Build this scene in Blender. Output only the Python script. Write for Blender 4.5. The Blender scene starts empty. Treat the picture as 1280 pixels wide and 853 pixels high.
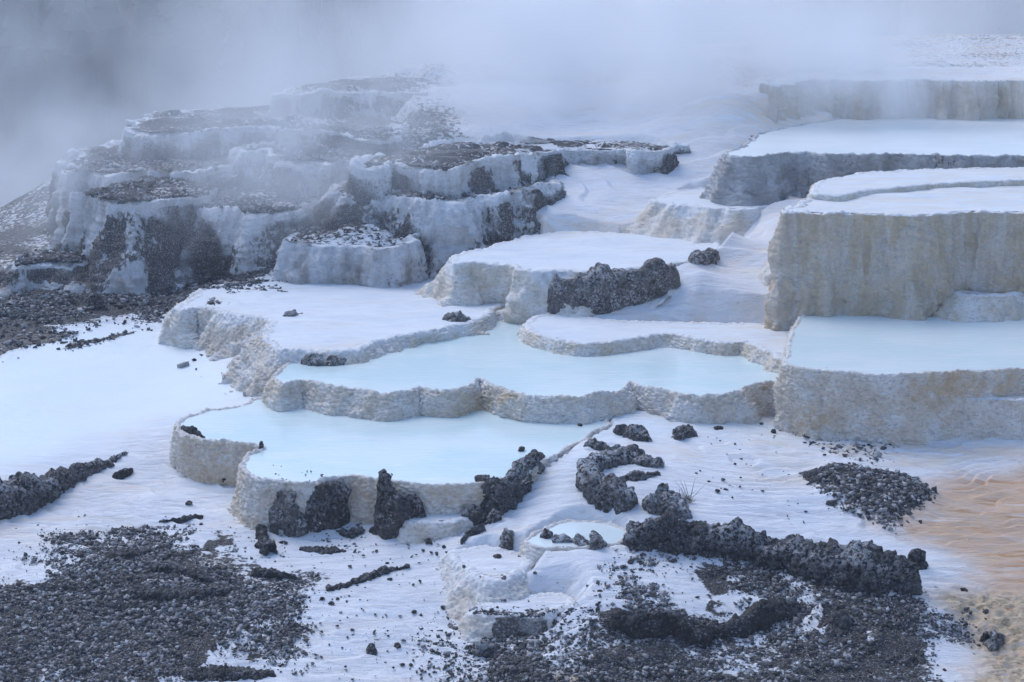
import bpy, math, random
import numpy as np
rnd = random.Random(7)
rng = np.random.default_rng(11)
S = bpy.context.scene
COL = S.collection
R = math.radians

# ------------------------------------------------------------------ camera model (used to survey points on the photo)
CAMZ, PITCH, FPX = 7.0, R(12.0), 2389.0
cp, sp = math.cos(PITCH), math.sin(PITCH)
def ray(px, py):
    a = (px - 640) / FPX; b = (426.5 - py) / FPX
    return np.array([a, cp + b * sp, -sp + b * cp])
def P(px, py, Z):
    d = ray(px, py); t = (Z - CAMZ) / d[2]
    return np.array([d[0] * t, d[1] * t, Z])

# ------------------------------------------------------------------ vector noise
def _h(ix, iy, iz, seed):
    h = (ix.astype(np.int64) * 374761393 + iy.astype(np.int64) * 668265263 + iz.astype(np.int64) * 2147483647 + seed * 974634777) & 0xffffffff
    h = ((h ^ (h >> 13)) * 1274126177) & 0xffffffff
    h = ((h ^ (h >> 16)) * 2246822519) & 0xffffffff
    return ((h ^ (h >> 15)) & 0xffffff) / float(0x1000000)
def vn(p, seed=0):
    i = np.floor(p); f = p - i; i = i.astype(np.int64)
    u = f * f * f * (f * (f * 6 - 15) + 10)
    r = 0
    for a in (0, 1):
        wx = u[:, 0] if a else 1 - u[:, 0]
        for b in (0, 1):
            wy = u[:, 1] if b else 1 - u[:, 1]
            for c in (0, 1):
                wz = u[:, 2] if c else 1 - u[:, 2]
                r = r + wx * wy * wz * _h(i[:, 0] + a, i[:, 1] + b, i[:, 2] + c, seed)
    return r * 2 - 1
def fbm(p, seed=0, octv=4, gain=.5):
    r = 0; a = 1; t = 0
    for k in range(octv):
        r = r + a * vn(p * (2.03 ** k) + 7.3 * k, seed + k); t += a; a *= gain
    return r / t
def worley(p, seed=0):
    i = np.floor(p).astype(np.int64); best = np.full(len(p), 9.0); sec = np.full(len(p), 9.0); cid = np.zeros(len(p))
    for a in (-1, 0, 1):
        for b in (-1, 0, 1):
            for c in (-1, 0, 1):
                q = i + np.array([a, b, c])
                cx = q[:, 0] + _h(q[:, 0], q[:, 1], q[:, 2], seed)
                cy = q[:, 1] + _h(q[:, 0], q[:, 1], q[:, 2], seed + 11)
                cz = q[:, 2] + _h(q[:, 0], q[:, 1], q[:, 2], seed + 23)
                d = np.sqrt((cx - p[:, 0]) ** 2 + (cy - p[:, 1]) ** 2 + (cz - p[:, 2]) ** 2)
                n = d < best
                sec = np.where(n, best, np.minimum(sec, d))
                cid = np.where(n, _h(q[:, 0], q[:, 1], q[:, 2], seed + 31), cid)
                best = np.where(n, d, best)
    return best, sec, cid
def sstep(a, b, x):
    t = np.clip((x - a) / (b - a), 0, 1); return t * t * (3 - 2 * t)

# ------------------------------------------------------------------ plan polygons
def catmull(pts, ds, closed=True):
    pts = np.array(pts, float); n = len(pts); out = []
    rng_ = range(n) if closed else range(n - 1)
    for i in rng_:
        if closed: p0, p1, p2, p3 = pts[(i - 1) % n], pts[i], pts[(i + 1) % n], pts[(i + 2) % n]
        else: p0, p1, p2, p3 = pts[max(i - 1, 0)], pts[i], pts[i + 1], pts[min(i + 2, n - 1)]
        m = max(2, int(np.linalg.norm((p2 - p1)[:2]) / (ds * .4)))
        t = np.linspace(0, 1, m, endpoint=False)[:, None]
        out.append(.5 * (2 * p1 + (p2 - p0) * t + (2 * p0 - 5 * p1 + 4 * p2 - p3) * t * t + (3 * p1 - p0 - 3 * p2 + p3) * t ** 3))
    out = np.vstack(out)
    if closed: out = np.vstack([out, out[:1]])
    else: out = np.vstack([out, pts[-1:]])
    L = np.concatenate([[0], np.cumsum(np.linalg.norm(np.diff(out[:, :2], axis=0), axis=1))])
    k = max(8, int(L[-1] / ds)); q = np.linspace(0, L[-1], k, endpoint=not closed)
    return np.stack([np.interp(q, L, out[:, j]) for j in range(out.shape[1])], 1)
def sdist(x, y, poly):
    """signed distance to a closed plan polygon, negative inside"""
    d2 = np.full(x.shape, 1e9); ins = np.zeros(x.shape, bool)
    n = len(poly)
    for i in range(n):
        x0, y0 = poly[i][:2]; x1, y1 = poly[(i + 1) % n][:2]
        ex, ey = x1 - x0, y1 - y0; l = ex * ex + ey * ey + 1e-12
        t = np.clip(((x - x0) * ex + (y - y0) * ey) / l, 0, 1)
        d2 = np.minimum(d2, (x - x0 - t * ex) ** 2 + (y - y0 - t * ey) ** 2)
        if y0 != y1:
            c = ((y0 > y) != (y1 > y)) & (x < (x1 - x0) * (y - y0) / (y1 - y0) + x0)
            ins ^= c
    d = np.sqrt(d2)
    return np.where(ins, -d, d)

# ------------------------------------------------------------------ base terrain from surveyed heights
CP = [(0,853,-.25),(300,853,-.25),(640,853,-.25),(1000,853,-.2),(1280,853,-.2),(0,760,.02),(300,760,.0),(500,780,-.05),(640,805,-.12),(900,800,-.08),(1200,800,-.1),
 (0,690,.12),(200,690,.14),(420,690,.15),(0,640,.16),(200,620,.2),(300,612,.22),(350,657,.2),(480,672,.22),(550,655,.3),(560,740,.05),(640,745,.08),(700,745,.18),(780,735,.26),(740,715,.34),(700,770,.06),(760,775,.12),(700,650,.5),(640,632,.46),(700,696,.38),(780,696,.38),(640,690,.38),(720,665,.46),(640,665,.43),(700,720,.27),(760,716,.32),
 (700,600,.68),(700,575,.74),(720,555,.76),(760,520,.78),(900,520,.76),(1000,520,.66),(1060,556,.62),(1200,560,.6),(1280,562,.6),(1280,640,.36),(1200,700,.22),(1000,620,.5),(900,600,.6),(850,650,.5),
 (900,662,.42),(1100,690,.3),(840,730,.24),(1000,765,.08),(1170,775,.08),(1270,780,-.02),
 (0,590,.3),(100,540,.36),(0,500,.42),(200,480,.5),(330,500,.66),(215,590,.24),(0,440,.6),(200,425,.7),(100,400,.8),(0,400,.8),(225,430,.7),(300,455,.72),(335,490,.7),
 (0,350,.95),(150,345,.95),(300,330,1.1),(80,297,1.2),(200,292,1.3),(300,285,1.5),(0,300,1.1),(0,262,1.2),(280,225,2.3),(340,335,1.3),(400,350,1.3),(400,262,2.1),(470,284,1.93),(540,286,1.93),(600,292,1.9),
 (500,355,1.28),(545,330,1.45),(700,382,1.28),(780,385,1.33),(850,380,1.38),(868,345,1.76),(900,325,1.84),(910,300,1.92),(900,360,1.6),(950,300,2.0),(960,385,1.45),(1000,400,1.48),(740,300,1.84),(850,295,1.95),(700,262,2.2),(850,252,2.3),(900,225,2.55),
 (900,286,2.28),(850,282,2.26),(955,282,2.24),(940,236,2.62),(895,235,2.62),(975,385,1.5),(960,398,1.42),(940,384,1.5),(700,228,2.5),(600,228,2.48),(960,243,2.48),(870,195,2.85),(900,170,3.12),(960,150,3.3),(880,130,3.5),(940,130,3.5),(1000,140,3.35),(700,176,2.98),(700,160,3.12),(700,140,3.35),(560,176,3.0),(560,150,3.25),(800,150,3.25),(800,120,3.55),(960,106,3.97),(925,122,3.75),(950,128,3.62),(975,138,3.42),(1280,48,4.35),(1000,62,4.2),(800,68,4.1),(640,82,3.9),(1280,76,4.03),(1100,76,4.03),(1280,62,4.2),(500,90,3.7),(400,112,3.45),(370,125,3.3),(300,152,3.0),(180,165,2.75),
 (1280,100,3.9),(1100,100,3.9),(760,435,1.1),(700,415,1.15),(640,395,1.2),(350,280,1.8)]
W = [(-30,50,-4),(-20,46,-2),(-14,50,-2.5),(-9,49,-1),(-12,40,.7),(-16,36,.4),(-4,55,1.2),(2,60,2.2),(10,64,2.8),(20,64,3),(-30,30,0),(-20,22,-.1),(-14,30,.6),(30,30,2),(30,50,4),(20,18,0),(-20,13,-.3),(0,13,-.45),(10,13,-.4),(14,24,.5),(14,30,1.6),(16,38,3)]
ctl = np.array([P(*c) for c in CP] + [np.array(w, float) for w in W])
def _phi(a, b):
    r2 = (a[:, None, 0] - b[None, :, 0]) ** 2 + (a[:, None, 1] - b[None, :, 1]) ** 2
    return .5 * r2 * np.log(r2 + 1e-6)
n_ = len(ctl); K = _phi(ctl, ctl) + np.eye(n_) * .03
Pm = np.c_[np.ones(n_), ctl[:, :2]]
A_ = np.block([[K, Pm], [Pm.T, np.zeros((3, 3))]])
sol = np.linalg.solve(A_, np.r_[ctl[:, 2], 0, 0, 0])
def rbf(x, y):
    q = np.c_[np.clip(x, -24, 24), np.clip(y, 13, 62)]
    out = np.empty(len(q))
    for s in range(0, len(q), 60000):
        b = q[s:s + 60000]
        out[s:s + 60000] = _phi(b, ctl) @ sol[:n_] + sol[n_] + b @ sol[n_ + 1:]
    return np.clip(out, -3, 4.45)
def base(x, y):
    z = rbf(x, y)
    rough = fbm(np.c_[x * .05, y * .05, x * 0], 91, 3)
    far = -5 + 20 * sstep(85, 215, y + .10 * np.abs(x) + 12 * rough) + 2.5 * rough
    z = z + (far - z) * sstep(56, 78, y)
    side = -1.5 + 1.2 * rough
    z = z + (np.where(y > 70, far, side) - z) * sstep(19, 34, np.abs(x)) * (1 - 0 * y)
    near = 5.4 - 5.85 * sstep(2.5, 13, y)
    return np.where(y < 13, near + (z + .45) * sstep(6, 13, y), z)

# ------------------------------------------------------------------ terraces: (key, Z, outline in surveyed photo points)
T = {}
RAG = dict(left_block=.45, top_left_slab=.45, drip_wall=.4, dark_lip=.4, low_left_ledge=.35, mid_left_lump=.45, rubble_ledge=.4, lower_drips=.35, gravel_ledge=.5, crest_lip=.5, hollow_ledge=.4, white_plate=.14, upper_flow=.18, small_step=.2, grey_pool=.15, far_right_rim=.3, block_foot=.12, big_block=.05, right_pool_lower=.05)
def terr(key, Z, pts, lobe=.05, zl=None):
    p = [P(a, b, Z)[:2] for a, b in pts]
    o = catmull(p, .014 if Z < 1.7 else .03 if key != 'big_block' else .02)
    area = .5 * np.sum(o[:, 0] * np.roll(o[:, 1], -1) - np.roll(o[:, 0], -1) * o[:, 1])
    if area < 0: o = o[::-1].copy()
    tn = np.roll(o, -7, 0) - np.roll(o, 7, 0); tn /= np.linalg.norm(tn, axis=1)[:, None] + 1e-9
    nn = np.c_[tn[:, 1], -tn[:, 0]]
    q = np.c_[o * 1.6, np.full(len(o), Z * 3)]
    rag = RAG.get(key, 0)
    o = o + nn * ((1 - 2.2 * np.abs(vn(q, 5))) * lobe + .6 * lobe * vn(q * 3.1, 6) + rag * (.5 * vn(q * .9, 12) + .35 * vn(q * 2.2, 13) + .2 * vn(q * 5, 14)) + .18 * lobe * vn(q * 13, 9))[:, None]
    T[key] = dict(Z=Z, o=o, n=nn)
terr('lower_pool', .763, [(222,533),(240,546),(275,552),(306,556),(328,560),(313,570),(306,583),(316,594),(345,601),(382,604),(412,598),(440,594),(468,598),(505,604),(560,607),(600,605),(640,597),(664,588),(682,574),(716,556),(748,540),(760,528),(770,500),(600,485),(450,480),(350,492),(300,508),(255,516)])
terr('middle_pool', 1.08, [(348,468),(352,482),(380,476),(420,484),(450,487),(480,492),(515,487),(528,486),(560,489),(590,482),(600,475),(622,483),(655,494),(700,498),(745,494),(775,489),(786,479),(800,484),(830,490),(870,495),(915,491),(945,480),(975,477),(1010,472),(1030,440),(1000,415),(900,408),(760,412),(660,404),(600,402),(560,410),(480,425),(420,440),(370,452)], .04)
terr('ledge', 1.24, [(662,398),(664,415),(700,427),(740,430),(790,424),(830,418),(870,424),(905,430),(925,428),(950,436),(985,452),(1040,448),(1040,415),(980,408),(880,404),(780,402),(700,394)], .05)
terr('right_pool', 1.5, [(986,448),(984,455),(1010,461),(1060,466),(1110,469),(1160,466),(1220,463),(1290,461),(1400,462),(1520,470),(1560,420),(1480,380),(1280,366),(1120,370),(1040,384),(1000,400),(988,425)], .035)
terr('right_pool_lower', 1.15, [(1054,492),(1062,499),(1090,500),(1130,502),(1180,497),(1230,499),(1300,503),(1400,505),(1440,480),(1400,465),(1280,458),(1120,460),(1066,470)], .05)
terr('white_plate', 1.23, [(232,378),(228,388),(250,386),(290,392),(320,398),(345,404),(336,416),(330,428),(350,436),(385,440),(420,440),(455,434),(485,424),(520,418),(560,410),(600,400),(620,385),(640,372),(700,365),(640,340),(520,330),(400,338),(330,348),(270,360)], .07)
terr('upper_flow', 1.86, [(566,322),(570,329),(600,329),(635,334),(665,339),(695,340),(725,341),(760,339),(800,336),(850,330),(885,318),(905,302),(890,297),(820,294),(720,290),(650,298),(600,312)], .05)
terr('big_block', 2.97, [(984,260),(980,266),(1000,267),(1040,268),(1090,269),(1140,270),(1180,268),(1205,265),(1240,266),(1300,268),(1400,272),(1520,270),(1500,240),(1300,222),(1120,224),(1030,240),(1000,258)], .05)
terr('block_slab', 3.05, [(1020,232),(1016,241),(1040,245),(1075,241),(1110,236),(1200,228),(1300,226),(1420,226),(1400,215),(1280,211),(1120,214),(1050,222)], .08)
terr('grey_pool', 3.2, [(925,186),(914,194),(935,196),(965,193),(1000,192),(1060,194),(1130,193),(1200,195),(1290,196),(1420,198),(1450,160),(1280,128),(1120,138),(1000,158),(950,170)], .08)
terr('small_step', 2.38, [(822,250),(832,256),(862,259),(890,261),(922,263),(945,260),(968,256),(975,246),(930,238),(860,238)], .08)
terr('far_right_rim', 3.98, [(960,104),(970,108),(1000,104),(1030,101),(1090,102),(1150,101),(1210,102),(1290,101),(1400,104),(1440,80),(1280,84),(1100,85),(1020,90),(975,98)], .12)
terr('left_block', 2.57, [(80,214),(88,217),(110,214),(145,216),(180,214),(230,214),(300,212),(340,215),(380,218),(410,205),(400,180),(300,170),(200,172),(130,184),(95,196)], .12)
terr('top_left_slab', 3.12, [(168,157),(176,163),(200,165),(240,164),(290,163),(330,164),(385,166),(430,170),(475,172),(500,160),(470,140),(380,132),(280,136),(200,142)], .12)
terr('drip_wall', 2.52, [(425,243),(440,246),(480,243),(520,248),(560,250),(600,246),(640,244),(665,238),(690,225),(640,208),(520,208),(450,222)], .1)
terr('dark_lip', 2.98, [(455,208),(462,210),(490,205),(520,209),(560,212),(600,205),(660,198),(700,190),(740,188),(790,190),(825,190),(842,187),(856,184),(780,176),(640,176),(560,182),(490,192)], .09)
terr('low_left_ledge', 1.88, [(362,298),(366,304),(400,306),(440,307),(480,307),(512,305),(530,296),(560,288),(520,268),(440,260),(380,270)], .09)
terr('mid_left_lump', 2.2, [(222,248),(228,256),(260,260),(290,262),(330,265),(360,262),(385,255),(400,235),(340,222),(260,228)], .14)
terr('front_step', .27, [(562,690),(564,703),(582,712),(606,722),(628,726),(646,716),(664,704),(650,694),(610,684)], .05)
terr('front_shelf', .09, [(588,764),(594,770),(630,771),(680,770),(700,762),(715,750),(690,742),(620,750)], .04)
terr('lower_apron', .42, [(505,650),(520,655),(560,654),(585,650),(600,645),(622,642),(640,628),(620,615),(560,605),(500,612),(496,640)], .03)
terr('small_basin', .43, [(660,678),(700,686),(745,685),(775,678),(785,664),(760,654),(710,652),(675,662)], .03)

terr('rubble_ledge', 2.86, [(300,186),(306,192),(340,196),(380,200),(420,202),(455,200),(470,190),(430,180),(360,178)], .1)
terr('lower_drips', 2.18, [(500,262),(508,268),(540,272),(580,272),(620,268),(655,262),(680,252),(640,246),(560,248)], .1)
terr('gravel_ledge', 1.36, [(20,322),(40,328),(90,326),(150,318),(200,322),(250,318),(300,312),(290,296),(200,298),(100,304)], .1)
terr('crest_lip', 3.62, [(362,116),(372,121),(410,118),(460,116),(520,116),(560,112),(540,102),(460,98),(400,104)], .1)
terr('hollow_ledge', 2.42, [(120,238),(128,246),(170,250),(220,247),(260,240),(250,228),(180,226)], .1)
terr('block_foot', 1.82, [(1196,362),(1202,368),(1230,370),(1262,368),(1300,366),(1380,368),(1380,350),(1280,346),(1225,350)], .06)

def ground(x, y, clampall=True):
    z = base(x, y)
    for k, t in T.items():
        o = t['o'][::12]; x0, y0 = o.min(0) - 1.2; x1, y1 = o.max(0) + 1.2
        m = (x > x0) & (x < x1) & (y > y0) & (y < y1)
        if m.any():
            s = sdist(x[m], y[m], o)
            z[m] = np.minimum(z[m], t['Z'] - .07 + 1.3 * np.maximum(s, 0) + np.where(s < 0, 0, 0))
    return z
def surf(x, y):
    z = ground(x, y)
    for k, t in T.items():
        o = t['o'][::12]; x0, y0 = o.min(0); x1, y1 = o.max(0)
        m = (x > x0) & (x < x1) & (y > y0) & (y < y1)
        if m.any():
            s = sdist(x[m], y[m], o)
            z[m] = np.where(s < 0, np.maximum(z[m], t['Z']), z[m])
    return z
_ds = np.linspace(14, 75, 1100)
def hit(px, py):
    d = ray(px, py); t = _ds / d[1]
    x = d[0] * t; y = _ds; z = CAMZ + d[2] * t
    g = surf(x, y); k = np.argmax(g >= z)
    if k == 0: k = len(_ds) - 1
    if g[k] - g[k - 1] > .12:      # struck a wall: stand at its foot
        return np.array([x[k - 1], y[k - 1] - .03, g[k - 1]])
    return np.array([x[k], y[k], g[k]])

# ------------------------------------------------------------------ materials
def mat(name):
    m = bpy.data.materials.new(name); m.use_nodes = True
    nt = m.node_tree; b = nt.nodes['Principled BSDF']
    return m, nt, b
class N:
    def __init__(s, nt): s.nt = nt
    def n(s, t, **k):
        o = s.nt.nodes.new(t)
        for a, v in k.items(): setattr(o, a, v)
        return o
    def l(s, a, b): s.nt.links.new(a, b)
    def pos(s, scale=(1, 1, 1)):
        g = s.n('ShaderNodeNewGeometry'); mp = s.n('ShaderNodeMapping'); mp.inputs['Scale'].default_value = scale
        s.l(g.outputs['Position'], mp.inputs['Vector']); return mp.outputs['Vector']
    def noise(s, sc, det=4, scale=(1, 1, 1), rough=.55, dist=0):
        t = s.n('ShaderNodeTexNoise'); t.inputs['Scale'].default_value = sc; t.inputs['Detail'].default_value = det
        t.inputs['Roughness'].default_value = rough; t.inputs['Distortion'].default_value = dist
        s.l(s.pos(scale), t.inputs['Vector']); return t.outputs['Fac']
    def voro(s, sc, feat='F1', scale=(1, 1, 1), out='Distance'):
        t = s.n('ShaderNodeTexVoronoi', feature=feat); t.inputs['Scale'].default_value = sc
        s.l(s.pos(scale), t.inputs['Vector']); return t.outputs[out]
    def ramp(s, v, a, b, lo=0, hi=1):
        r = s.n('ShaderNodeMapRange', interpolation_type='SMOOTHSTEP'); r.inputs[1].default_value = a; r.inputs[2].default_value = b
        r.inputs[3].default_value = lo; r.inputs[4].default_value = hi; s.l(v, r.inputs[0]); return r.outputs[0]
    def mix(s, f, a, b):
        r = s.n('ShaderNodeMix', data_type='RGBA')
        if isinstance(f, (int, float)): r.inputs[0].default_value = f
        else: s.l(f, r.inputs[0])
        for i, v in ((6, a), (7, b)):
            if isinstance(v, tuple): r.inputs[i].default_value = (*v, 1)
            else: s.l(v, r.inputs[i])
        return r.outputs[2]
    def m(s, op, a, b=None):
        r = s.n('ShaderNodeMath', operation=op)
        for i, v in ((0, a), (1, b)):
            if v is None: continue
            if isinstance(v, (int, float)): r.inputs[i].default_value = v
            else: s.l(v, r.inputs[i])
        return r.outputs[0]
    def attr(s, name):
        a = s.n('ShaderNodeAttribute', attribute_name=name); sp_ = s.n('ShaderNodeSeparateColor'); s.l(a.outputs['Color'], sp_.inputs[0]); return sp_.outputs
    def bump(s, h, dist, strength, b, prev=None):
        u = s.n('ShaderNodeBump'); u.inputs['Distance'].default_value = dist; u.inputs['Strength'].default_value = strength
        s.l(h, u.inputs['Height'])
        if prev is not None: s.l(prev, u.inputs['Normal'])
        if b is not None: s.l(u.outputs[0], b.inputs['Normal'])
        return u.outputs[0]

WHITE = (.80, .81, .83)
def travertine(name, light=(.82, .79, .75), tan=(.70, .61, .50), dark=(.09, .085, .08), tanlev=.5, streak=False):
    m, nt, b = mat(name); n = N(nt); a = n.attr('mask')
    f = n.noise(2.2, 5, (1, 1, .45 if streak else 1), .6)
    c = n.mix(n.ramp(f, tanlev - .12, tanlev + .15, 1, 0), light, tan)
    if streak:
        g = n.noise(7, 3, (1, 1, .10), .6)
        c = n.mix(n.ramp(g, .45, .72, 0, .6), c, (.66, .65, .65))
    pit = n.noise(34, 4, (.6, .6, 1.5), .72, .8)
    c = n.mix(n.ramp(pit, .52, .66, 0, .75), c, (.33, .30, .28))
    pit2 = n.noise(11, 4, (.7, .7, 1.6), .7, .8)
    c = n.mix(n.ramp(pit2, .50, .66, 0, .45), c, (.42, .39, .37))
    c = n.mix(n.m('MULTIPLY', a[2], n.ramp(n.noise(9), .35, .6)), c, (.60, .42, .22))
    spk = n.noise(40, 3, (1, 1, 1), .65)
    dk = n.mix(n.ramp(spk, .5, .64), dark, (.32, .30, .29))
    dm = n.ramp(n.m('ADD', a[0], n.m('MULTIPLY', n.m('SUBTRACT', n.noise(14, 4, (1, 1, .5)), .5), 1.0)), .42, .6)
    c = n.mix(dm, c, dk)
    c = n.mix(n.m('MULTIPLY', a[1], n.ramp(n.noise(22), .3, .5)), c, (.80, .81, .83))
    n.l(c, b.inputs['Base Color']); b.inputs['Roughness'].default_value = .75
    h = n.bump(pit, .03, .8, None)
    n.bump(n.noise(80, 4), .008, .7, b, h)
    return m
M_wall = travertine('terrace_crust')
M_tan = travertine('tan_terrace_crust', (.62, .54, .46), (.52, .41, .28), tanlev=.52, streak=True)
M_grey = travertine('grey_terrace_crust', (.55, .56, .58), (.33, .32, .32), tanlev=.5)
M_left = travertine('weathered_terrace_crust', (.60, .61, .64), (.30, .27, .25), (.07, .06, .055), .45, True)

def water(name, col, col2, rough=.12):
    m, nt, b = mat(name); n = N(nt)
    c = n.mix(n.ramp(n.noise(.55, 4, (1, 1.8, 1), .6, .6), .38, .62), col, col2)
    c = n.mix(n.ramp(n.noise(3.0, 5, (.5, 2.2, 1), .65, .8), .52, .74, 0, .6), c, (.84, .86, .88))
    n.l(c, b.inputs['Base Color']); b.inputs['Roughness'].default_value = rough; b.inputs['IOR'].default_value = 1.33
    h = n.bump(n.noise(9, 3, (.5, 1.6, 1), .6, .4), .02, .22, None)
    n.bump(n.noise(30, 2, (.4, 1.5, 1)), .004, .22, b, h)
    return m
M_water = water('milky_water', (.62, .77, .77), (.71, .81, .80))
M_waterf = water('misty_water', (.72, .77, .77), (.78, .81, .81), .3)
M_waterw = water('pale_water', (.66, .79, .79), (.74, .82, .82), .2)

# white ground and plates
def crust(name):
    m, nt, b = mat(name); n = N(nt); a = n.attr('mask'); e = n.attr('mask2')
    f = n.noise(.8, 5, (1, 1.6, 1), .6, .5)
    c = n.mix(n.ramp(f, .42, .62), WHITE, (.72, .75, .80))
    c = n.mix(n.ramp(n.noise(2.6, 6, (.5, 2.2, 1), .7, 1.2), .48, .68, 0, .45), c, (.62, .62, .65))
    c = n.mix(n.ramp(n.noise(1.1, 5, (.6, 1.8, 1), .6, .8), .52, .70, 0, .5), c, (.78, .67, .57))
    cream = n.m('MULTIPLY', a[2], n.ramp(n.noise(1.6, 5, (.6, 2.2, 1), .62, .8), .36, .6))
    c = n.mix(cream, c, (.76, .62, .48))
    orange = n.m('MULTIPLY', a[1], n.ramp(n.noise(2.4, 6, (.45, 2.6, 1), .66, 1.0), .22, .50))
    c = n.mix(orange, c, n.mix(n.ramp(n.noise(3, 5, (.4, 2.8, 1), .65, .8), .50, .68), (.62, .43, .29), (.50, .25, .09)))
    c = n.mix(n.m('MULTIPLY', e[1], n.ramp(n.noise(5, 5, (1, 1.5, 1)), .28, .5)), c, n.mix(n.ramp(n.noise(9, 6, (1, 1.8, 1), .75, .8), .46, .62), (.60, .47, .31), (.34, .24, .14)))
    c = n.mix(n.m('MULTIPLY', e[0], .75), c, (.66, .78, .84))  # wet film: its pale blue sheen is mixed into the base colour
    # thin dark wavy lines drawn over the tiny terracettes
    sl = n.ramp(n.noise(8, 6, (.30, 2.4, 1), .72, 1.0), .53, .68, 0, .6)
    c = n.mix(n.m('MULTIPLY', sl, n.m('SUBTRACT', 1.0, e[0])), c, (.42, .43, .46))
    # grit and dark soil
    grit = n.noise(55, 3, (1, 1, 1), .7)
    soil = n.mix(n.ramp(grit, .50, .68), (.020, .018, .018), (.26, .26, .27))
    dm = n.ramp(n.m('ADD', a[0], n.m('MULTIPLY', n.m('SUBTRACT', n.noise(16, 5, (.7, 1, 1), .7), .5), 1.5)), .45, .58)
    c = n.mix(dm, c, soil)
    n.l(c, b.inputs['Base Color'])
    fg = n.n('ShaderNodeAttribute', attribute_name='mask2'); sx = n.n('ShaderNodeSeparateColor'); n.l(fg.outputs['Color'], sx.inputs[0]); c = n.mix(sx.outputs[2], c, (.03, .036, .032)); n.l(c, b.inputs['Base Color'])
    n.l(n.ramp(e[0], 0, 1, .75, .42), b.inputs['Roughness'])
    h = n.bump(n.m('MULTIPLY', n.noise(5, 6, (.5, 2.2, 1), .7, .8), n.m('SUBTRACT', 1.0, n.m('MULTIPLY', e[0], .8))), .07, .6, None)
    h = n.bump(n.noise(40, 4, (.7, 1.4, 1), .7), .012, .7, None, h)
    dmx = n.m('MULTIPLY', dm, n.noise(34, 3)); n.bump(dmx, .03, .9, b, h)
    return m
M_crust = crust('white_travertine')

def rockmat(name, dark=(.012, .010, .009), mid=(.05, .041, .035), light=(.40, .38, .37), k=.0):
    m, nt, b = mat(name); n = N(nt); a = n.attr('mask')
    c = n.mix(n.ramp(n.noise(7, 5, rough=.65), .38, .62), dark, mid)
    fl = n.ramp(n.noise(30, 5, rough=.75), .53 - k, .60 - k)
    c = n.mix(n.m('MULTIPLY', fl, n.ramp(n.noise(5, 4), .40, .60, .15, .9)), c, light)
    c = n.mix(n.m('MULTIPLY', a[1], n.ramp(n.noise(20, 5, rough=.7), .44, .56)), c, (.66, .67, .70))
    n.l(c, b.inputs['Base Color']); b.inputs['Roughness'].default_value = .85
    h = n.bump(n.noise(24, 5, rough=.75), .035, 1, None); n.bump(n.noise(90, 4, rough=.7), .008, .8, b, h)
    return m
M_rock = rockmat('dark_crusted_rock')
M_rockb = rockmat('black_rock', (.006, .006, .006), (.026, .023, .022), (.34, .34, .36), -.02)
M_rockw = rockmat('frosted_rock', (.03, .026, .023), (.12, .105, .09), (.50, .49, .50), .03)
def stonemat():
    m, nt, b = mat('gravel_stone'); n = N(nt); a = n.attr('mask')
    c = n.mix(a[0], (.010, .009, .009), (.44, .44, .46))
    c = n.mix(n.ramp(n.noise(60, 3), .45, .65, 0, .6), c, (.10, .09, .085))
    n.l(c, b.inputs['Base Color']); b.inputs['Roughness'].default_value = .8; return m
M_stone = stonemat()
def plain(name, col, r=.8):
    m, nt, b = mat(name); n = N(nt)
    c = n.mix(n.noise(12, 3), tuple(v * .7 for v in col), tuple(min(1, v * 1.25) for v in col)); n.l(c, b.inputs['Base Color']); b.inputs['Roughness'].default_value = r; return m
M_grass = plain('dry_stem', (.16, .12, .08)); M_green = plain('green_leaf', (.06, .12, .03)); M_pine = plain('conifer_needles', (.02, .03, .025)); M_bark = plain('stem_base', (.1, .08, .06))

# ------------------------------------------------------------------ mesh helpers
def mesh_obj(name, v, f, m, parent=None, masks=None, smooth=True, masks2=None, loc=None):
    v = np.asarray(v, np.float32)
    if loc is not None: v = v - np.asarray(loc, np.float32)
    me = bpy.data.meshes.new(name); f = np.asarray(f, np.int32); k = f.shape[1]
    me.vertices.add(len(v)); me.vertices.foreach_set('co', v.ravel())
    me.loops.add(f.size); me.loops.foreach_set('vertex_index', f.ravel())
    me.polygons.add(len(f)); me.polygons.foreach_set('loop_start', np.arange(0, f.size, k, dtype=np.int32))
    if smooth: me.polygons.foreach_set('use_smooth', np.ones(len(f), bool))
    me.update(calc_edges=True); me.validate()
    for nm, mk in (('mask', masks), ('mask2', masks2)):
        if mk is None: mk = np.zeros((len(v), 3))
        a = me.attributes.new(nm, 'FLOAT_COLOR', 'POINT'); a.data.foreach_set('color', np.c_[mk, np.ones(len(v))].astype(np.float32).ravel())
    me.materials.append(m)
    o = bpy.data.objects.new(name, me); COL.objects.link(o)
    if parent is not None: o.parent = parent
    if loc is not None and parent is None: o.location = [float(c) for c in loc]
    return o
def empty(name, loc):
    o = bpy.data.objects.new(name, None); COL.objects.link(o); o.location = [float(c) for c in loc]; o.empty_display_size = .2; return o
def tag(o, label=None, cat=None, group=None, kind=None):
    if label: o['label'] = label
    if cat: o['category'] = cat
    if group: o['group'] = group
    if kind: o['kind'] = kind
    return o
def gridf(r, c, closed=False):
    i = np.arange(r - 1)[:, None]; j = np.arange(c if closed else c - 1)[None, :]; j2 = (j + 1) % c
    return np.stack([i * c + j, i * c + j2, (i + 1) * c + j2, (i + 1) * c + j], -1).reshape(-1, 4)
def gnormals(G, closed):
    du = np.gradient(G, axis=0)
    dv = (np.roll(G, -1, 1) - np.roll(G, 1, 1)) if closed else np.gradient(G, axis=1)
    n = np.cross(dv, du); return n / (np.linalg.norm(n, axis=2)[..., None] + 1e-9)

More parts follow.
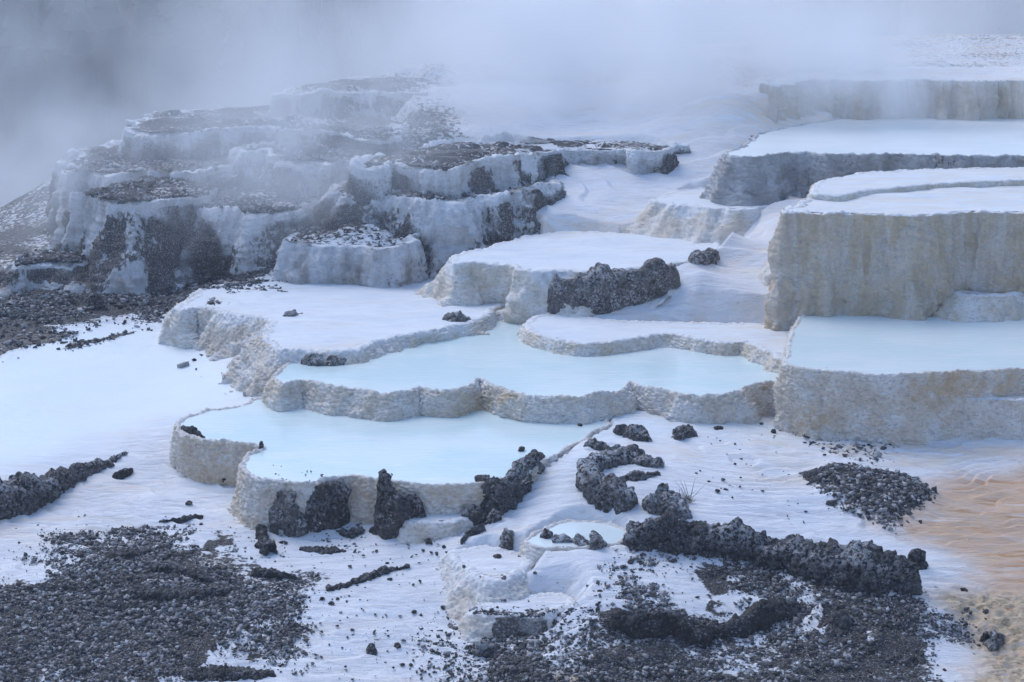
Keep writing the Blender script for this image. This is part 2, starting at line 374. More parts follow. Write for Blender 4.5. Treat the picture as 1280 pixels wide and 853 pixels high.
# ------------------------------------------------------------------ region masks on the ground, surveyed from the photo
def region(pts): return np.array([hit(a, b)[:2] for a, b in pts])
def rmask(x, y, poly, soft=.3, namp=.4, nsc=1.2, seed=3):
    m = np.zeros(len(x)); x0, y0 = poly.min(0) - 2; x1, y1 = poly.max(0) + 2
    s = (x > x0) & (x < x1) & (y > y0) & (y < y1)
    if s.any():
        d = sdist(x[s], y[s], poly) + namp * fbm(np.c_[x[s] * nsc, y[s] * nsc, x[s] * 0 + seed], seed, 4)
        m[s] = 1 - sstep(-soft, soft, d)
    return m
G_low_left = region([(-60,742),(60,728),(120,700),(185,680),(255,700),(300,722),(345,735),(330,765),(285,800),(245,815),(215,870),(-60,880)])
G_low_right = region([(590,875),(610,832),(660,810),(740,800),(780,790),(830,780),(930,776),(985,750),(960,735),(880,715),(862,700),(960,705),(1060,730),(1120,752),(1160,760),(1150,800),(1160,875)])
G_far_left = region([(-90,330),(30,330),(100,300),(200,290),(310,292),(348,310),(345,345),(270,362),(200,388),(120,392),(60,412),(-90,440)])
G_mound = region([(1005,600),(1040,586),(1090,592),(1135,602),(1168,625),(1150,642),(1110,662),(1060,640),(1030,625)])
G_strip = region([(72,438),(110,424),(165,416),(140,428),(90,440)])
G_strip2 = region([(-20,440),(30,420),(85,418),(60,428),(0,444)])
G_orange = region([(1105,665),(1150,610),(1200,592),(1300,572),(1420,590),(1420,880),(1300,870),(1230,850),(1215,790),(1175,750),(1165,700)])
G_yellow = region([(1170,738),(1230,745),(1330,760),(1330,900),(1190,900),(1230,820),(1215,780),(1180,765)])
G_yellow2 = region([(590,852),(640,843),(700,842),(800,846),(980,852),(980,900),(600,900)])
G_wet = region([(-120,600),(0,590),(110,560),(205,530),(330,505),(330,480),(240,420),(180,400),(100,412),(-120,455)])
G_wet2 = region([(700,560),(760,520),(960,510),(1030,520),(900,545),(780,560),(700,610)])
G_crustl = region([(100,700),(180,672),(250,690),(350,715),(390,722),(330,760),(260,770),(150,760),(90,740)])
G_crustr = region([(560,780),(620,770),(760,770),(900,790),(900,870),(560,870)])
G_rub = region([(1010,545),(1050,535),(1110,560),(1112,580),(1060,578),(1030,565)])
def topmasks(x, y, z, extra=None):
    a = np.zeros((len(x), 3)); e = np.zeros((len(x), 3))
    dk = np.maximum.reduce([rmask(x, y, G_low_left, .45, 1.3, 1.8) * (.78 + .5 * fbm(np.c_[x * 2.4, y * 2.4, z * 0], 6, 3)), rmask(x, y, G_low_right, .4, 1.1, 2.0, 5) * (.82 + .6 * fbm(np.c_[x * 1.8, y * 2.4, z * 0], 4, 3)), rmask(x, y, G_far_left, .8, 1.4, .6), rmask(x, y, G_mound, .12, .2, 3, 2) * .8,
        rmask(x, y, G_strip, .1, .2, 1.5), rmask(x, y, G_strip2, .1, .25, 1.5), .55 * rmask(x, y, G_crustl, .2, .5, 2), .42 * rmask(x, y, G_crustr, .2, .4, 2), .4 * rmask(x, y, G_rub, .1, .3, 2)])
    a[:, 0] = dk
    # upper-left hillside: weathered grey debris
    hl = sstep(31.5, 35, y) * sstep(3.0, -2.5, x + .15 * (y - 35))
    a[:, 0] = np.maximum(a[:, 0], hl * (.54 + .38 * fbm(np.c_[x * .7, y * .7, z], 12, 4)))
    hr = sstep(40.5, 44, y) * .42; a[:, 0] = np.maximum(a[:, 0], hr + .2 * hr * fbm(np.c_[x * .5, y * 1.5, z], 15, 3))
    far = sstep(56, 66, y); a[:, 0] = np.maximum(a[:, 0], far)
    a[:, 1] = rmask(x, y, G_orange, .5, .7, .9)
    cr = fbm(np.c_[x * .35, y * .5, z * .2], 8, 4); a[:, 2] = sstep(.05, .5, cr) * .55 * sstep(18, 22, y) + .45 * sstep(2, 6, x) * sstep(23, 26, y)
    a[:, 2] = np.clip(a[:, 2] * 1.3, 0, .9)
    e[:, 0] = np.maximum(rmask(x, y, G_wet, .8, .6, .7), .5 * rmask(x, y, G_wet2, .6, .5, 1))
    e[:, 1] = np.maximum(rmask(x, y, G_yellow, .25, .4, 2), rmask(x, y, G_yellow2, .15, .15, 2))
    e[:, 2] = sstep(58, 70, y + .3 * np.abs(x))
    if extra is not None: a[:, 0] = np.maximum(a[:, 0], extra)
    return a, e
def EY(x, y): return 1.6 * rmask(x, y, G_yellow, .3, .4, 2) + 1.2 * rmask(x, y, G_yellow2, .2, .2, 2)
def micro(x, y, z, wet=0, dark=0):
    """small relief of the crust: terracettes, lumps"""
    w = fbm(np.c_[x * .8, y * .8, x * 0], 41, 3); w2 = fbm(np.c_[x * 3.2, y * 3.2, x * 0], 44, 3)
    ph = (y + .22 * x + .7 * w + .10 * w2) / .24
    saw = ph - np.floor(ph); prof = np.where(saw < .8, saw / .8, (1 - saw) / .2)
    nearm = sstep(30, 22, y)
    amp = .042 * nearm * sstep(-.5, .3, fbm(np.c_[x * .5, y * .5, x * 0], 48, 2) + .15)
    h = amp * (prof - .5) + .035 * fbm(np.c_[x * 1.1, y * 1.6, x * 0], 50, 4)
    ph2 = (y * .8 + .9 * fbm(np.c_[x * .35, y * .5, x * 0], 60, 3) * 2) / .8; s2 = ph2 - np.floor(ph2)
    h = h + .05 * (np.where(s2 < .85, s2 / .85, (1 - s2) / .15) - .5) * sstep(24, 32, y)
    h = h * (1 - .75 * wet)
    h = h + EY(x, y) * (.035 * np.abs(fbm(np.c_[x * 5, y * 8, x * 0], 95, 4)) + .02 * fbm(np.c_[x * 14, y * 18, x * 0], 96, 2))
    h = h + dark * (.03 * fbm(np.c_[x * 9, y * 9, x * 0], 70, 3) + .05 * np.maximum(0, fbm(np.c_[x * 3, y * 3.5, x * 0], 72, 3)))
    return h

# ------------------------------------------------------------------ ground sheet
def axis(segs):
    out = []
    for a, b, n in segs: out.append(np.linspace(a, b, n, endpoint=False))
    return np.r_[np.concatenate(out), segs[-1][1]]
yy = np.r_[np.linspace(-60, 14.5, 40, endpoint=False), 14.5 * np.exp(np.linspace(0, math.log(62 / 14.5), 1020, endpoint=False)), 62 * np.exp(np.linspace(0, math.log(420 / 62), 60))]
uu = axis([(-6, -.6, 30), (-.6, -.31, 60), (-.31, .31, 900), (.31, .6, 60), (.6, 6, 31)])
Y = np.repeat(yy[:, None], len(uu), 1); X = uu[None, :] * np.maximum(Y, 14.5)
xf, yf = X.ravel(), Y.ravel()
gz = ground(xf, yf)
ga, ge = topmasks(xf, yf, gz)
gz2 = gz + micro(xf, yf, gz, ge[:, 0], ga[:, 0])
mound = rmask(xf, yf, G_mound, .3, .1, 2); gz2 += .12 * mound
gz2 += .5 * fbm(np.c_[xf * .15, yf * .15, xf * 0], 80, 4) * sstep(56, 70, yf)
g = mesh_obj('ground', np.c_[xf, yf, gz2], gridf(len(yy), len(uu))[:, ::-1][:, [0, 1, 2, 3]], M_crust, masks=ga, masks2=ge)
g.data.flip_normals() if g.data.polygons[0].normal.z < 0 else None
tag(g, kind='structure')

# ------------------------------------------------------------------ terraces
def build_terrace(key, label, top='water', wm=M_wall, slope=.12, bub=.018, lump=.05, drip=.0, darkf=None, whitelip=.0, orange=.0, rim=.018, cat='terrace', wmat=None, bulge=0., toe=0.):
    t = T[key]; Z = t['Z']; o = t['o']; nn = t['n']; c = o.mean(0)
    loc = (c[0], c[1], Z - .3)
    E = empty('travertine_terrace', loc); tag(E, label, cat, 'travertine terraces of the hot spring')
    foot = np.minimum(ground(o[:, 0] + nn[:, 0] * .15, o[:, 1] + nn[:, 1] * .15), Z - .08) - .16
    H = Z - foot; rows = int(min(100, max(10, np.max(H) / (.012 if Z < 1.7 else .02))))
    m = len(o)
    sv = np.clip(1 + 1.6 * fbm(np.c_[o * .9, o[:, 0] * 0 + Z * 5], 101, 3) , .15, 2.6)
    prof = []
    for q, (ins, dz) in enumerate([(-.09, -.02), (-.06, -.004), (-.035, rim * .7), (-.015, rim), (0., rim * .5)] if top == 'water' else [(-.20, -.02), (-.13, .008), (-.08, .02), (-.04, .02), (-.0, .008)]):
        prof.append(np.c_[o + nn * ins, np.full(m, Z + dz)])
    for r in range(rows):
        s = (r + .3) / (rows - .7)
        off = .01 + slope * s ** 1.25 * H * sv + .05 * sv * max(0, s - .7) / .3 + bulge * .5 * np.sin(math.pi * min(1, s * 1.05)) * H + toe * max(0, s - .6) ** 2 * H * 4
        prof.append(np.c_[o + nn * off[:, None], Z - s * H])
    G = np.stack(prof)                               # rows x m x 3
    nr = G.shape[0]; nor = gnormals(G, True)
    if (nor[nr // 2] * np.c_[nn, np.zeros(m)]).sum() < 0: nor = -nor
    V = G.reshape(-1, 3); s_ = np.repeat(np.clip((np.arange(nr) - 4) / (nr - 5), 0, 1), m)
    k = 1.0 if Z < 1.7 else 1.3
    F1, F2, ci = worley(V * np.array([.8, .8, 1.5]) * 19 / k, 3)
    bb = (.55 - F1) * bub * 2.3 + fbm(V * np.array([30, 30, 50]), 8, 2) * bub * .8
    F1b, _, _ = worley(V * np.array([1, 1, .8]) * 2.6 / k + .3 * fbm(V * 4, 3, 2)[:, None], 17)
    lp = (.5 - F1b) * lump * 2 + fbm(V * 3, 21, 3) * lump * .6
    lp = lp + .016 * fbm(V * np.array([2.5, 2.5, 16]), 29, 3) * (1 if Z < 1.7 else 1.5)
    if top == 'gravel': lp = lp + .11 * fbm(V * np.array([.9, .9, 6.5]), 28, 4)
    dr = fbm(V * np.array([9, 9, .7]), 33, 3) * drip
    env = np.clip(np.repeat(np.r_[.0, .15, .5, .6, .7, np.linspace(.75, 1, 6), np.ones(nr)][:nr], m), 0, 1)
    d = (bb + dr) * env + lp * s_ ** .6 * np.minimum(1, s_ * 6)
    V = V + nor.reshape(-1, 3) * d[:, None]
    rimn = fbm(np.c_[V[:, :2] * 6, V[:, 2] * 0], 55, 3); top5 = np.repeat((np.arange(nr) < 5).astype(float), m) * np.repeat(np.r_[0, .3, 1, 1, 1, np.zeros(nr)][:nr], m)
    if top == 'gravel':
        un = fbm(np.c_[V[:, :2] * .7, V[:, 2] * 0 + Z], 57, 3) * .20; V[:, 2] += un * (1 - s_) * np.repeat(np.r_[0, .5, .9, 1, 1, np.ones(nr)][:nr], m)
    V[:, 2] += top5 * rimn * rim * 1.3 + top5 * .008 * fbm(np.c_[V[:, :2] * 22, V[:, 2] * 0], 56, 2)
    mk = np.zeros((len(V), 3))
    if darkf is not None: mk[:, 0] = darkf(V, s_, Z)
    mk[:, 1] = whitelip * sstep(.28, .0, s_ + .6 * fbm(V * np.array([1.6, 1.6, .6]), 77, 4)) + .5 * whitelip * sstep(.2, .5, fbm(V * np.array([1.4, 1.4, .35]), 79, 3))
    mk[:, 1] += .55 * sstep(.72, 1., s_ * (1 + .25 * fbm(V * 2.2, 90, 3))) * (Z < 2)
    mk[:, 1] = np.clip(mk[:, 1] + top5 * (.5 if top == 'water' else 1.2 if top != 'gravel' else np.clip(1.4 * sstep(-.1, .4, fbm(V * 1.3, 93, 3)), 0, 1)), 0, 1); mk[:, 0] *= 1 - mk[:, 1] * .8
    if top == 'gravel': mk[:, 0] = np.maximum(mk[:, 0], top5 * .9 * (1 - mk[:, 1]))
    mk[:, 2] = orange * sstep(.0, .5, fbm(V * 1.3, 88, 3))
    org = np.array(loc)
    w = mesh_obj('wall', V - org, gridf(nr, m, True), wm, E, mk)
    # top surface: fine grid trimmed by the outline, its edge under the rim
    st = .05 if Z < 1.7 else .07
    x0, y0 = o.min(0); x1, y1 = o.max(0)
    if top == 'water': st = .1
    gx = np.arange(x0, x1 + st, st); gy = np.arange(y0, y1 + st, st)
    GX, GY = np.meshgrid(gx, gy); fx, fy = GX.ravel(), GY.ravel()
    s = sdist(fx, fy, o[::6]); fz = np.full(len(fx), Z)
    if top == 'water':
        a = e = None
    else:
        a, e = topmasks(fx, fy, fz, None)
        if top == 'gravel': a[:, 0] = np.maximum(a[:, 0], .60 + .35 * fbm(np.c_[fx, fy, fz], 14, 4))
        if top == 'wet': e[:, 0] = .35; a[:, 0] = 0; e[:, 1] = 0
        if top == 'crust': a[:, 0] *= .4
        edge = sstep(.0, .5, -s)
        if top == 'gravel':
            tq = fbm(np.c_[fx * .8, fy * 1.1, fz], 19, 4) * 3.2; fz = fz + edge * .10 * (np.floor(tq) + sstep(.7, 1, tq - np.floor(tq)))
        fz = fz + micro(fx, fy, fz, e[:, 0], a[:, 0]) * edge * .8 + .012 + .05 * edge * (fbm(np.c_[fx * .6, fy * .6, fz], 5, 2))* (0 if top == 'wet' else 1)
    F = gridf(len(gy), len(gx)); keep = (s[F] < -.05).all(1); F = F[keep]
    if top == 'water':
        q = (o - nn * .03)[::3]; sg = sdist(q[:, 0], q[:, 1], o[::6]); q = q[sg < -.012]
        me = bpy.data.meshes.new('pool_water'); me.from_pydata([(a_ - org[0], b_ - org[1], Z - org[2]) for a_, b_ in q], [], [list(range(len(q)))]); me.update()
        me.materials.append(wmat or M_water); oo = bpy.data.objects.new('pool_water', me); COL.objects.link(oo); oo.parent = E
    elif len(F):
        used, inv = np.unique(F, return_inverse=True)
        vv = np.c_[fx, fy, fz][used] - org
        nm = {'water': 'pool_water', 'wet': 'wet_crust', 'gravel': 'rubble_top', 'crust': 'crust_top'}[top]
        mesh_obj(nm, vv, inv.reshape(-1, 4), wmat or (M_water if top == 'water' else M_crust), E, None if a is None else a[used], True, None if e is None else e[used])
    return E
def dk_left(lv, sc=.8):
    def f(V, s, Z):
        n = fbm(V * np.array([sc, sc, sc * .35]), 61, 4)
        return np.clip(.55 + 1.5 * n, 0, 1) * sstep(.02, .12, s) * lv
    return f
build_terrace('lower_pool', 'lowest milky blue pool with dark rocks clinging to its front rim', 'water', lump=.07, bub=.026, slope=.14, bulge=.10, orange=.4, cat='terrace pool',
    darkf=lambda V, s, Z: .38 * sstep(-.2, .5, fbm(V * 2, 3, 3)) * (1 - s))
build_terrace('middle_pool', 'wide milky blue pool in the middle behind a scalloped cream rim', 'water', lump=.085, bub=.026, slope=.25, bulge=.3, orange=1.0, rim=.02, cat='terrace pool')
build_terrace('right_pool', 'pale pool at the right below the tall tan block, fronted by a high wall', 'water', lump=.09, bub=.026, slope=.12, bulge=.06, orange=.6, rim=.012, wmat=M_waterw, cat='terrace pool', wm=M_wall)
build_terrace('right_pool_lower', 'low shelf bulging out of the high wall at the right', 'crust', lump=.06, bub=.02, slope=.16, bulge=.1, rim=.01)
build_terrace('ledge', 'thin cream ledge between the middle pool and the right pool', 'wet', lump=.04, slope=.4, bulge=.2, orange=.4, rim=.01)
build_terrace('white_plate', 'white plate with lumpy left end and scattered dark crust on its front edge', 'wet', lump=.15, bub=.024, slope=.65, bulge=.3, rim=.012, whitelip=.75)
build_terrace('upper_flow', 'white flow terrace with a dark rock set in its front face', 'wet', lump=.16, bub=.024, slope=.6, bulge=.1, rim=.01, whitelip=.85)
build_terrace('big_block', 'tall tan block with dripping vertical sides at the right', 'wet', M_tan, lump=.13, bub=.02, slope=.16, bulge=.05, drip=.06, rim=.03, orange=.5)
build_terrace('block_slab', 'thin white slab lying on top of the tall tan block', 'wet', lump=.05, slope=.4, rim=.01)
build_terrace('grey_pool', 'upper right pool with a rough grey front wall', 'water', M_grey, lump=.09, bub=.035, slope=.3, bulge=.1, wmat=M_waterf, cat='terrace pool', darkf=lambda V, s, Z: .42 * sstep(-.3, .4, fbm(V * 1.2, 5, 3)))
build_terrace('small_step', 'small pale step left of the rough grey wall', 'wet', M_wall, lump=.09, slope=1.0, whitelip=.7)
build_terrace('far_right_rim', 'farthest terrace at the upper right with a streaked hazy wall', 'crust', M_tan, lump=.12, slope=.3, drip=.08, whitelip=.5)
build_terrace('left_block', 'bulging dark streaked block at the far left of the hill', 'gravel', M_left, lump=.28, slope=.10, bulge=.12, drip=.10, whitelip=.5, darkf=dk_left(1.2, .6))
build_terrace('top_left_slab', 'uppermost left slab with a white lip over a dark wall', 'gravel', M_left, lump=.15, slope=.2, drip=.08, whitelip=.6, darkf=dk_left(1.3))
build_terrace('drip_wall', 'pale lumpy terrace with rounded drips below the dark lipped terrace', 'gravel', M_left, lump=.20, slope=.35, bulge=.2, drip=.07, whitelip=.65, darkf=dk_left(.95, 1.1))
build_terrace('dark_lip', 'long terrace with dark hollows under a white lip in the steam', 'gravel', M_left, lump=.12, slope=.15, drip=.07, whitelip=.75, darkf=dk_left(1.3, .9))
build_terrace('low_left_ledge', 'grey ledge with wrinkled drips left of the white flow', 'gravel', M_left, lump=.12, slope=.3, bulge=.2, drip=.05, whitelip=.35, darkf=dk_left(.7))
build_terrace('mid_left_lump', 'white capped lump in the grey rubble below the left slabs', 'gravel', M_left, lump=.22, slope=.5, bulge=.25, drip=.06, whitelip=.6, darkf=dk_left(1))
build_terrace('rubble_ledge', 'short broken ledge between the uppermost slab and the dark lipped terrace', 'gravel', M_left, lump=.16, slope=.4, bulge=.1, drip=.06, whitelip=.4, darkf=dk_left(1.2, 1.2))
build_terrace('lower_drips', 'low rounded tier with pale drips in front of the lumpy drip terrace', 'gravel', M_left, lump=.14, slope=.4, bulge=.2, drip=.05, whitelip=.7, darkf=dk_left(.8, 1.2))
build_terrace('gravel_ledge', 'low broken ledge half buried in the far left gravel', 'gravel', M_left, lump=.14, slope=1.0, bulge=.1, drip=.03, whitelip=.3, darkf=dk_left(1.1, 1.2))
build_terrace('crest_lip', 'thin white lipped ledge on the misty crest of the hill', 'gravel', M_left, lump=.12, slope=.8, drip=.04, whitelip=.9, darkf=dk_left(.6, 1))
build_terrace('hollow_ledge', 'small brown ledge on the shoulder of the bulging left block', 'gravel', M_left, lump=.14, slope=.5, drip=.06, whitelip=.4, darkf=dk_left(1.2, 1))
build_terrace('block_foot', 'low rounded shelf at the foot of the tall tan block', 'crust', M_wall, lump=.1, slope=.5, bulge=.3, orange=.5)
build_terrace('front_step', 'small white step below the little basin in the foreground', 'crust', M_wall, lump=.09, slope=1.2, bulge=.2, whitelip=1)
build_terrace('front_shelf', 'low foreground shelf with a black patch on its face', 'crust', M_wall, lump=.09, slope=.8, bulge=.1, whitelip=.8,
    darkf=lambda V, s, Z: .85 * sstep(1.0, .1, np.abs((V[:, 0] - P(650, 770, .2)[0]) / .45) + .5 * fbm(V * 4, 9, 3)) + .3 * sstep(-.3, .3, fbm(V * 5, 2, 3)))
build_terrace('lower_apron', 'small cream apron under the front rim of the lowest pool', 'wet', M_wall, lump=.04, slope=.3, bulge=.2)
build_terrace('small_basin', 'shallow little basin left of the long black ridge', 'water', M_wall, lump=.05, slope=.5, wmat=M_waterw, cat='terrace pool')

# ------------------------------------------------------------------ rough rock ridges
RIDX = [0]
def ridge(name, label, path, m=M_rock, cat='rock ridge', amp=.045, sc=9, frost=.25, sink=.06, res=.011, pw=.75, fwd=0, zfix=None, group='dark crusted rock on the white travertine'):
    """path: (px, py of the base, height m, width m)"""
    RIDX[0] += 1; sd = RIDX[0] * 7
    pts = []
    for px, py, h, w in path:
        q = hit(px, py) if zfix is None else P(px, py, zfix); pts.append((q[0], q[1] - fwd, q[2], h, w))
    c = catmull(np.array(pts), res, False); L = len(c)
    tn = np.gradient(c[:, :2], axis=0); tn /= np.linalg.norm(tn, axis=1)[:, None] + 1e-9
    for _ in range(3): tn = (np.roll(tn, 1, 0) + tn + np.roll(tn, -1, 0)) / 3 if L > 30 else tn
    nn = np.c_[-tn[:, 1], tn[:, 0]]
    # make nn point away from the camera so the surveyed line is the front foot
    if nn[:, 1].mean() < 0: nn = -nn
    s = np.linspace(0, 1, L); slen = L * res; e = np.minimum(1, np.minimum(s, 1 - s) * slen / (.35 * c[:, 4].mean() + .02))
    cap = np.sqrt(np.clip(1 - (1 - e) ** 2, 0.003, 1))
    hn = 1 + .30 * fbm(np.c_[c[:, :2] * 3.5, c[:, 2] * 0 + sd], sd, 3)
    h = c[:, 3] * cap * hn; w = c[:, 4] * cap
    per = float(np.max(c[:, 4] + 2 * c[:, 3])); k = int(np.clip(per / res, 16, 130))
    ph = np.linspace(-.25, math.pi + .25, k)
    G = np.zeros((k, L, 3))
    cs, sn = np.cos(ph), np.sin(ph)
    pc = np.sign(cs) * np.abs(cs) ** pw; ps = np.sign(sn) * np.abs(sn) ** pw
    ctr = c[:, :2] + nn * (c[:, 4] * .5)[:, None]
    for i in range(k):
        G[i, :, :2] = ctr - nn * (pc[i] * w * .5)[:, None] * (1 if sn[i] > 0 else 1.05)
        G[i, :, 2] = c[:, 2] - sink + (h + sink) * max(ps[i], 0) + (min(sn[i], 0) * .3)
    nor = gnormals(G, False)
    if nor[k // 2, :, 2].mean() < 0: nor = -nor
    V = G.reshape(-1, 3); F1, F2, ci = worley(V * sc + .35 * fbm(V * 14, sd, 2)[:, None], sd)
    F1b, _, _ = worley(V * sc * 2.6, sd + 5)
    d = ((.5 - F1) * 1.7 + (ci - .5) * .8 + (.5 - F1b) * .55) * amp + fbm(V * 3.2, sd + 9, 3) * amp * 1.8 + (.5 - worley(V * sc * .42, sd + 2)[0]) * amp * 1.8 * (.4 if c[:, 3].max() < .12 else 1)
    V = V + nor.reshape(-1, 3) * (d * np.tile(.25 + .75 * cap, k))[:, None]
    mk = np.zeros((len(V), 3)); up = np.repeat(np.maximum(ps, 0), L)
    mk[:, 1] = frost * 1.5 * sstep(.45, .95, up) * sstep(-.3, .3, fbm(V * 3, sd + 3, 3)) + frost * .35
    loc = (c[L // 2, 0], c[L // 2, 1], c[L // 2, 2])
    F = gridf(k, L)
    o = mesh_obj(name, V, F, m, None, mk, True, None, loc)
    if o.data.polygons[(k // 2) * (L - 1)].normal.z < 0: o.data.flip_normals()
    return tag(o, label, cat, group)

ridge('rock_ridge', 'long dark crusted ridge running diagonally across the lower right', [(782,692,.30,.40),(830,694,.34,.45),(890,700,.30,.42),(950,712,.32,.44),(1010,728,.33,.46),(1070,740,.34,.46),(1120,747,.36,.46),(1160,750,.40,.40)], M_rockb, frost=.35, amp=.055)
ridge('rock_ridge', 'black ridge curving below the long ridge in the foreground', [(762,790,.20,.14),(800,800,.26,.2),(850,806,.24,.22),(900,808,.22,.22),(945,790,.16,.2),(990,768,.12,.16)], M_rockb, frost=.05, amp=.05)
ridge('rock_ridge', 'dark bank of rock at the left edge beside the pale sheet', [(-60,672,.42,.7),(0,656,.40,.6),(45,640,.34,.5),(80,618,.24,.4),(110,598,.14,.25),(140,580,.07,.15),(165,568,.04,.1)], M_rock, frost=.4, amp=.045)
ridge('rock_ridge', 'curved dark ridge on the right rim of the lowest pool', [(592,616,.20,.2),(608,625,.22,.24),(630,624,.22,.26),(655,616,.25,.24),(672,602,.27,.2),(679,584,.18,.16)], M_rock, frost=.3, zfix=.6, sink=.2)
ridge('rock_curtain', 'brown crust hanging on the front wall of the lowest pool, leftmost piece', [(338,650,.20,.10),(350,655,.50,.17),(368,656,.46,.20),(384,652,.22,.12)], M_rockw, cat='rock crust', frost=.3, pw=.45, fwd=.13)
ridge('rock_curtain', 'dark slanting crust rising beside the leftmost brown crust', [(382,650,.24,.12),(406,638,.50,.20),(428,618,.54,.18),(441,606,.46,.14)], M_rock, cat='rock crust', frost=.2, pw=.45, fwd=.13)
ridge('rock_curtain', 'tall black tooth of crust over the centre of the lowest pool wall', [(467,664,.72,.16),(480,668,.70,.18),(500,658,.5,.16),(518,636,.34,.14),(532,618,.18,.1)], M_rock, cat='rock crust', frost=.15, pw=.45, fwd=.15)
ridge('rock', 'small dark rock below the curved ridge, left of a pair', [(578,655,.16,.18),(598,657,.2,.2),(612,652,.12,.14)], M_rock, cat='rock')
ridge('rock', 'small dark rock below the curved ridge, right of a pair', [(606,658,.12,.14),(620,656,.14,.16),(630,652,.08,.1)], M_rock, cat='rock')
ridge('rock', 'thin black crust tail trailing down from the pair of small rocks', [(608,661,.05,.05),(590,670,.05,.05),(578,685,.03,.04)], M_rockb, cat='rock', amp=.015, sc=20)
ridge('rock', 'speckled rock on the rim of the little basin', [(616,686,.16,.2),(632,690,.18,.22),(648,686,.13,.18)], M_rockw, cat='rock')
ridge('rock', 'small dark knob on the back rim of the little basin', [(674,672,.07,.1),(684,674,.09,.12),(694,671,.05,.08)], M_rock, cat='rock')
ridge('rock', 'pale speckled knob beside the blunt left end of the long ridge', [(735,686,.14,.16),(748,688,.16,.16),(758,686,.1,.12)], M_rockw, cat='rock', frost=.5)
ridge('rock', 'frosty crust strip left of the pale speckled knob', [(690,680,.05,.1),(712,681,.06,.12),(732,684,.07,.1)], M_rockw, cat='rock', frost=.8)
ridge('rock_ridge', 'short dark crust behind the curled rocks, left of the black clump', [(763,543,.08,.16),(785,547,.10,.2),(800,553,.10,.18),(815,555,.06,.12)], M_rock)
ridge('rock', 'black clump of crust just below the scalloped rim', [(838,549,.08,.16),(855,551,.15,.25),(875,545,.12,.18)], M_rock, cat='rock')
ridge('rock_ridge', 'narrow dark crust leading down to the curled rocks', [(728,561,.05,.12),(752,564,.09,.18),(778,570,.09,.18),(797,576,.07,.14)], M_rock, frost=.4)
ridge('rock_ridge', 'curled dark rock wall open toward the pale middle', [(830,588,.12,.2),(800,583,.10,.25),(770,582,.12,.26),(750,594,.16,.24),(748,612,.18,.24),(775,622,.2,.26),(800,628,.17,.26)], M_rock, frost=.5)
ridge('rock', 'rubbly hump between the curled rock and the long ridge', [(790,640,.2,.5),(815,648,.24,.6),(845,652,.2,.5),(862,658,.1,.3)], M_rockw, cat='rock', frost=.4, amp=.05)
ridge('rock_ridge', 'dark band across the middle of the curled rock', [(765,605,.08,.14),(800,604,.10,.16),(832,598,.08,.12)], M_rock, frost=.6)
ridge('rock', 'small dark rock at the foot of the high right wall', [(1036,540,.14,.12),(1046,541,.22,.16),(1056,536,.16,.12)], M_rockw, cat='rock', frost=.5)
ridge('rock', 'jagged black stub standing on the right end of the long ridge', [(1136,712,.16,.1),(1146,712,.2,.14),(1158,715,.1,.1)], M_rockb, cat='rock', frost=.15)
ridge('rock', 'dark rock face set in the white flow terrace', [(684,376,.58,.3),(705,378,.60,.35),(740,375,.56,.35),(780,368,.48,.35),(820,358,.40,.3),(850,344,.28,.25)], M_rockw, cat='rock', frost=.3, amp=.028, pw=.45, res=.018, fwd=.30)
ridge('rock', 'small grey rock right of the dark rock face', [(870,334,.16,.25),(886,334,.20,.35),(903,322,.14,.3)], M_rockw, cat='rock', frost=.3, res=.018)
ridge('rock_ridge', 'dark crust on the front edge of the white plate, longest piece', [(376,442,.07,.2),(400,441,.09,.26),(430,440,.08,.24),(458,434,.07,.2)], M_rockw, frost=.4, fwd=.12)
ridge('rock', 'knob of dark crust on the white plate edge', [(466,434,.12,.16),(476,434,.13,.18),(488,431,.09,.14)], M_rockw, cat='rock', frost=.5)
ridge('rock', 'frosty knob right of the dark crust on the plate edge', [(496,428,.10,.14),(505,427,.11,.16),(514,425,.07,.12)], M_rockw, cat='rock', frost=.7)
ridge('rock', 'dark wedge of crust at the right end of the white plate', [(552,402,.09,.2),(575,405,.15,.26),(598,408,.14,.18)], M_rockw, cat='rock', frost=.4)
ridge('rock', 'little grey crust below the dark wedge', [(543,417,.09,.15),(554,418,.1,.18),(566,416,.07,.12)], M_rockw, cat='rock', frost=.3)
ridge('rock', 'thin dark fleck of crust on top of the white plate', [(354,398,.04,.12),(370,397,.06,.16),(386,394,.03,.1)], M_rockw, cat='rock', frost=.3)
ridge('rock', 'dark hollow boulder high in the grey rubble of the left hill', [(344,240,.3,.3),(365,242,.34,.4),(390,240,.24,.3)], M_rockb, cat='rock', frost=.0, res=.025)
ridge('rock', 'brown boulder lying in the far left gravel', [(108,384,.14,.2),(120,386,.18,.25),(132,382,.12,.2)], M_rock, cat='rock', frost=.1, res=.02)
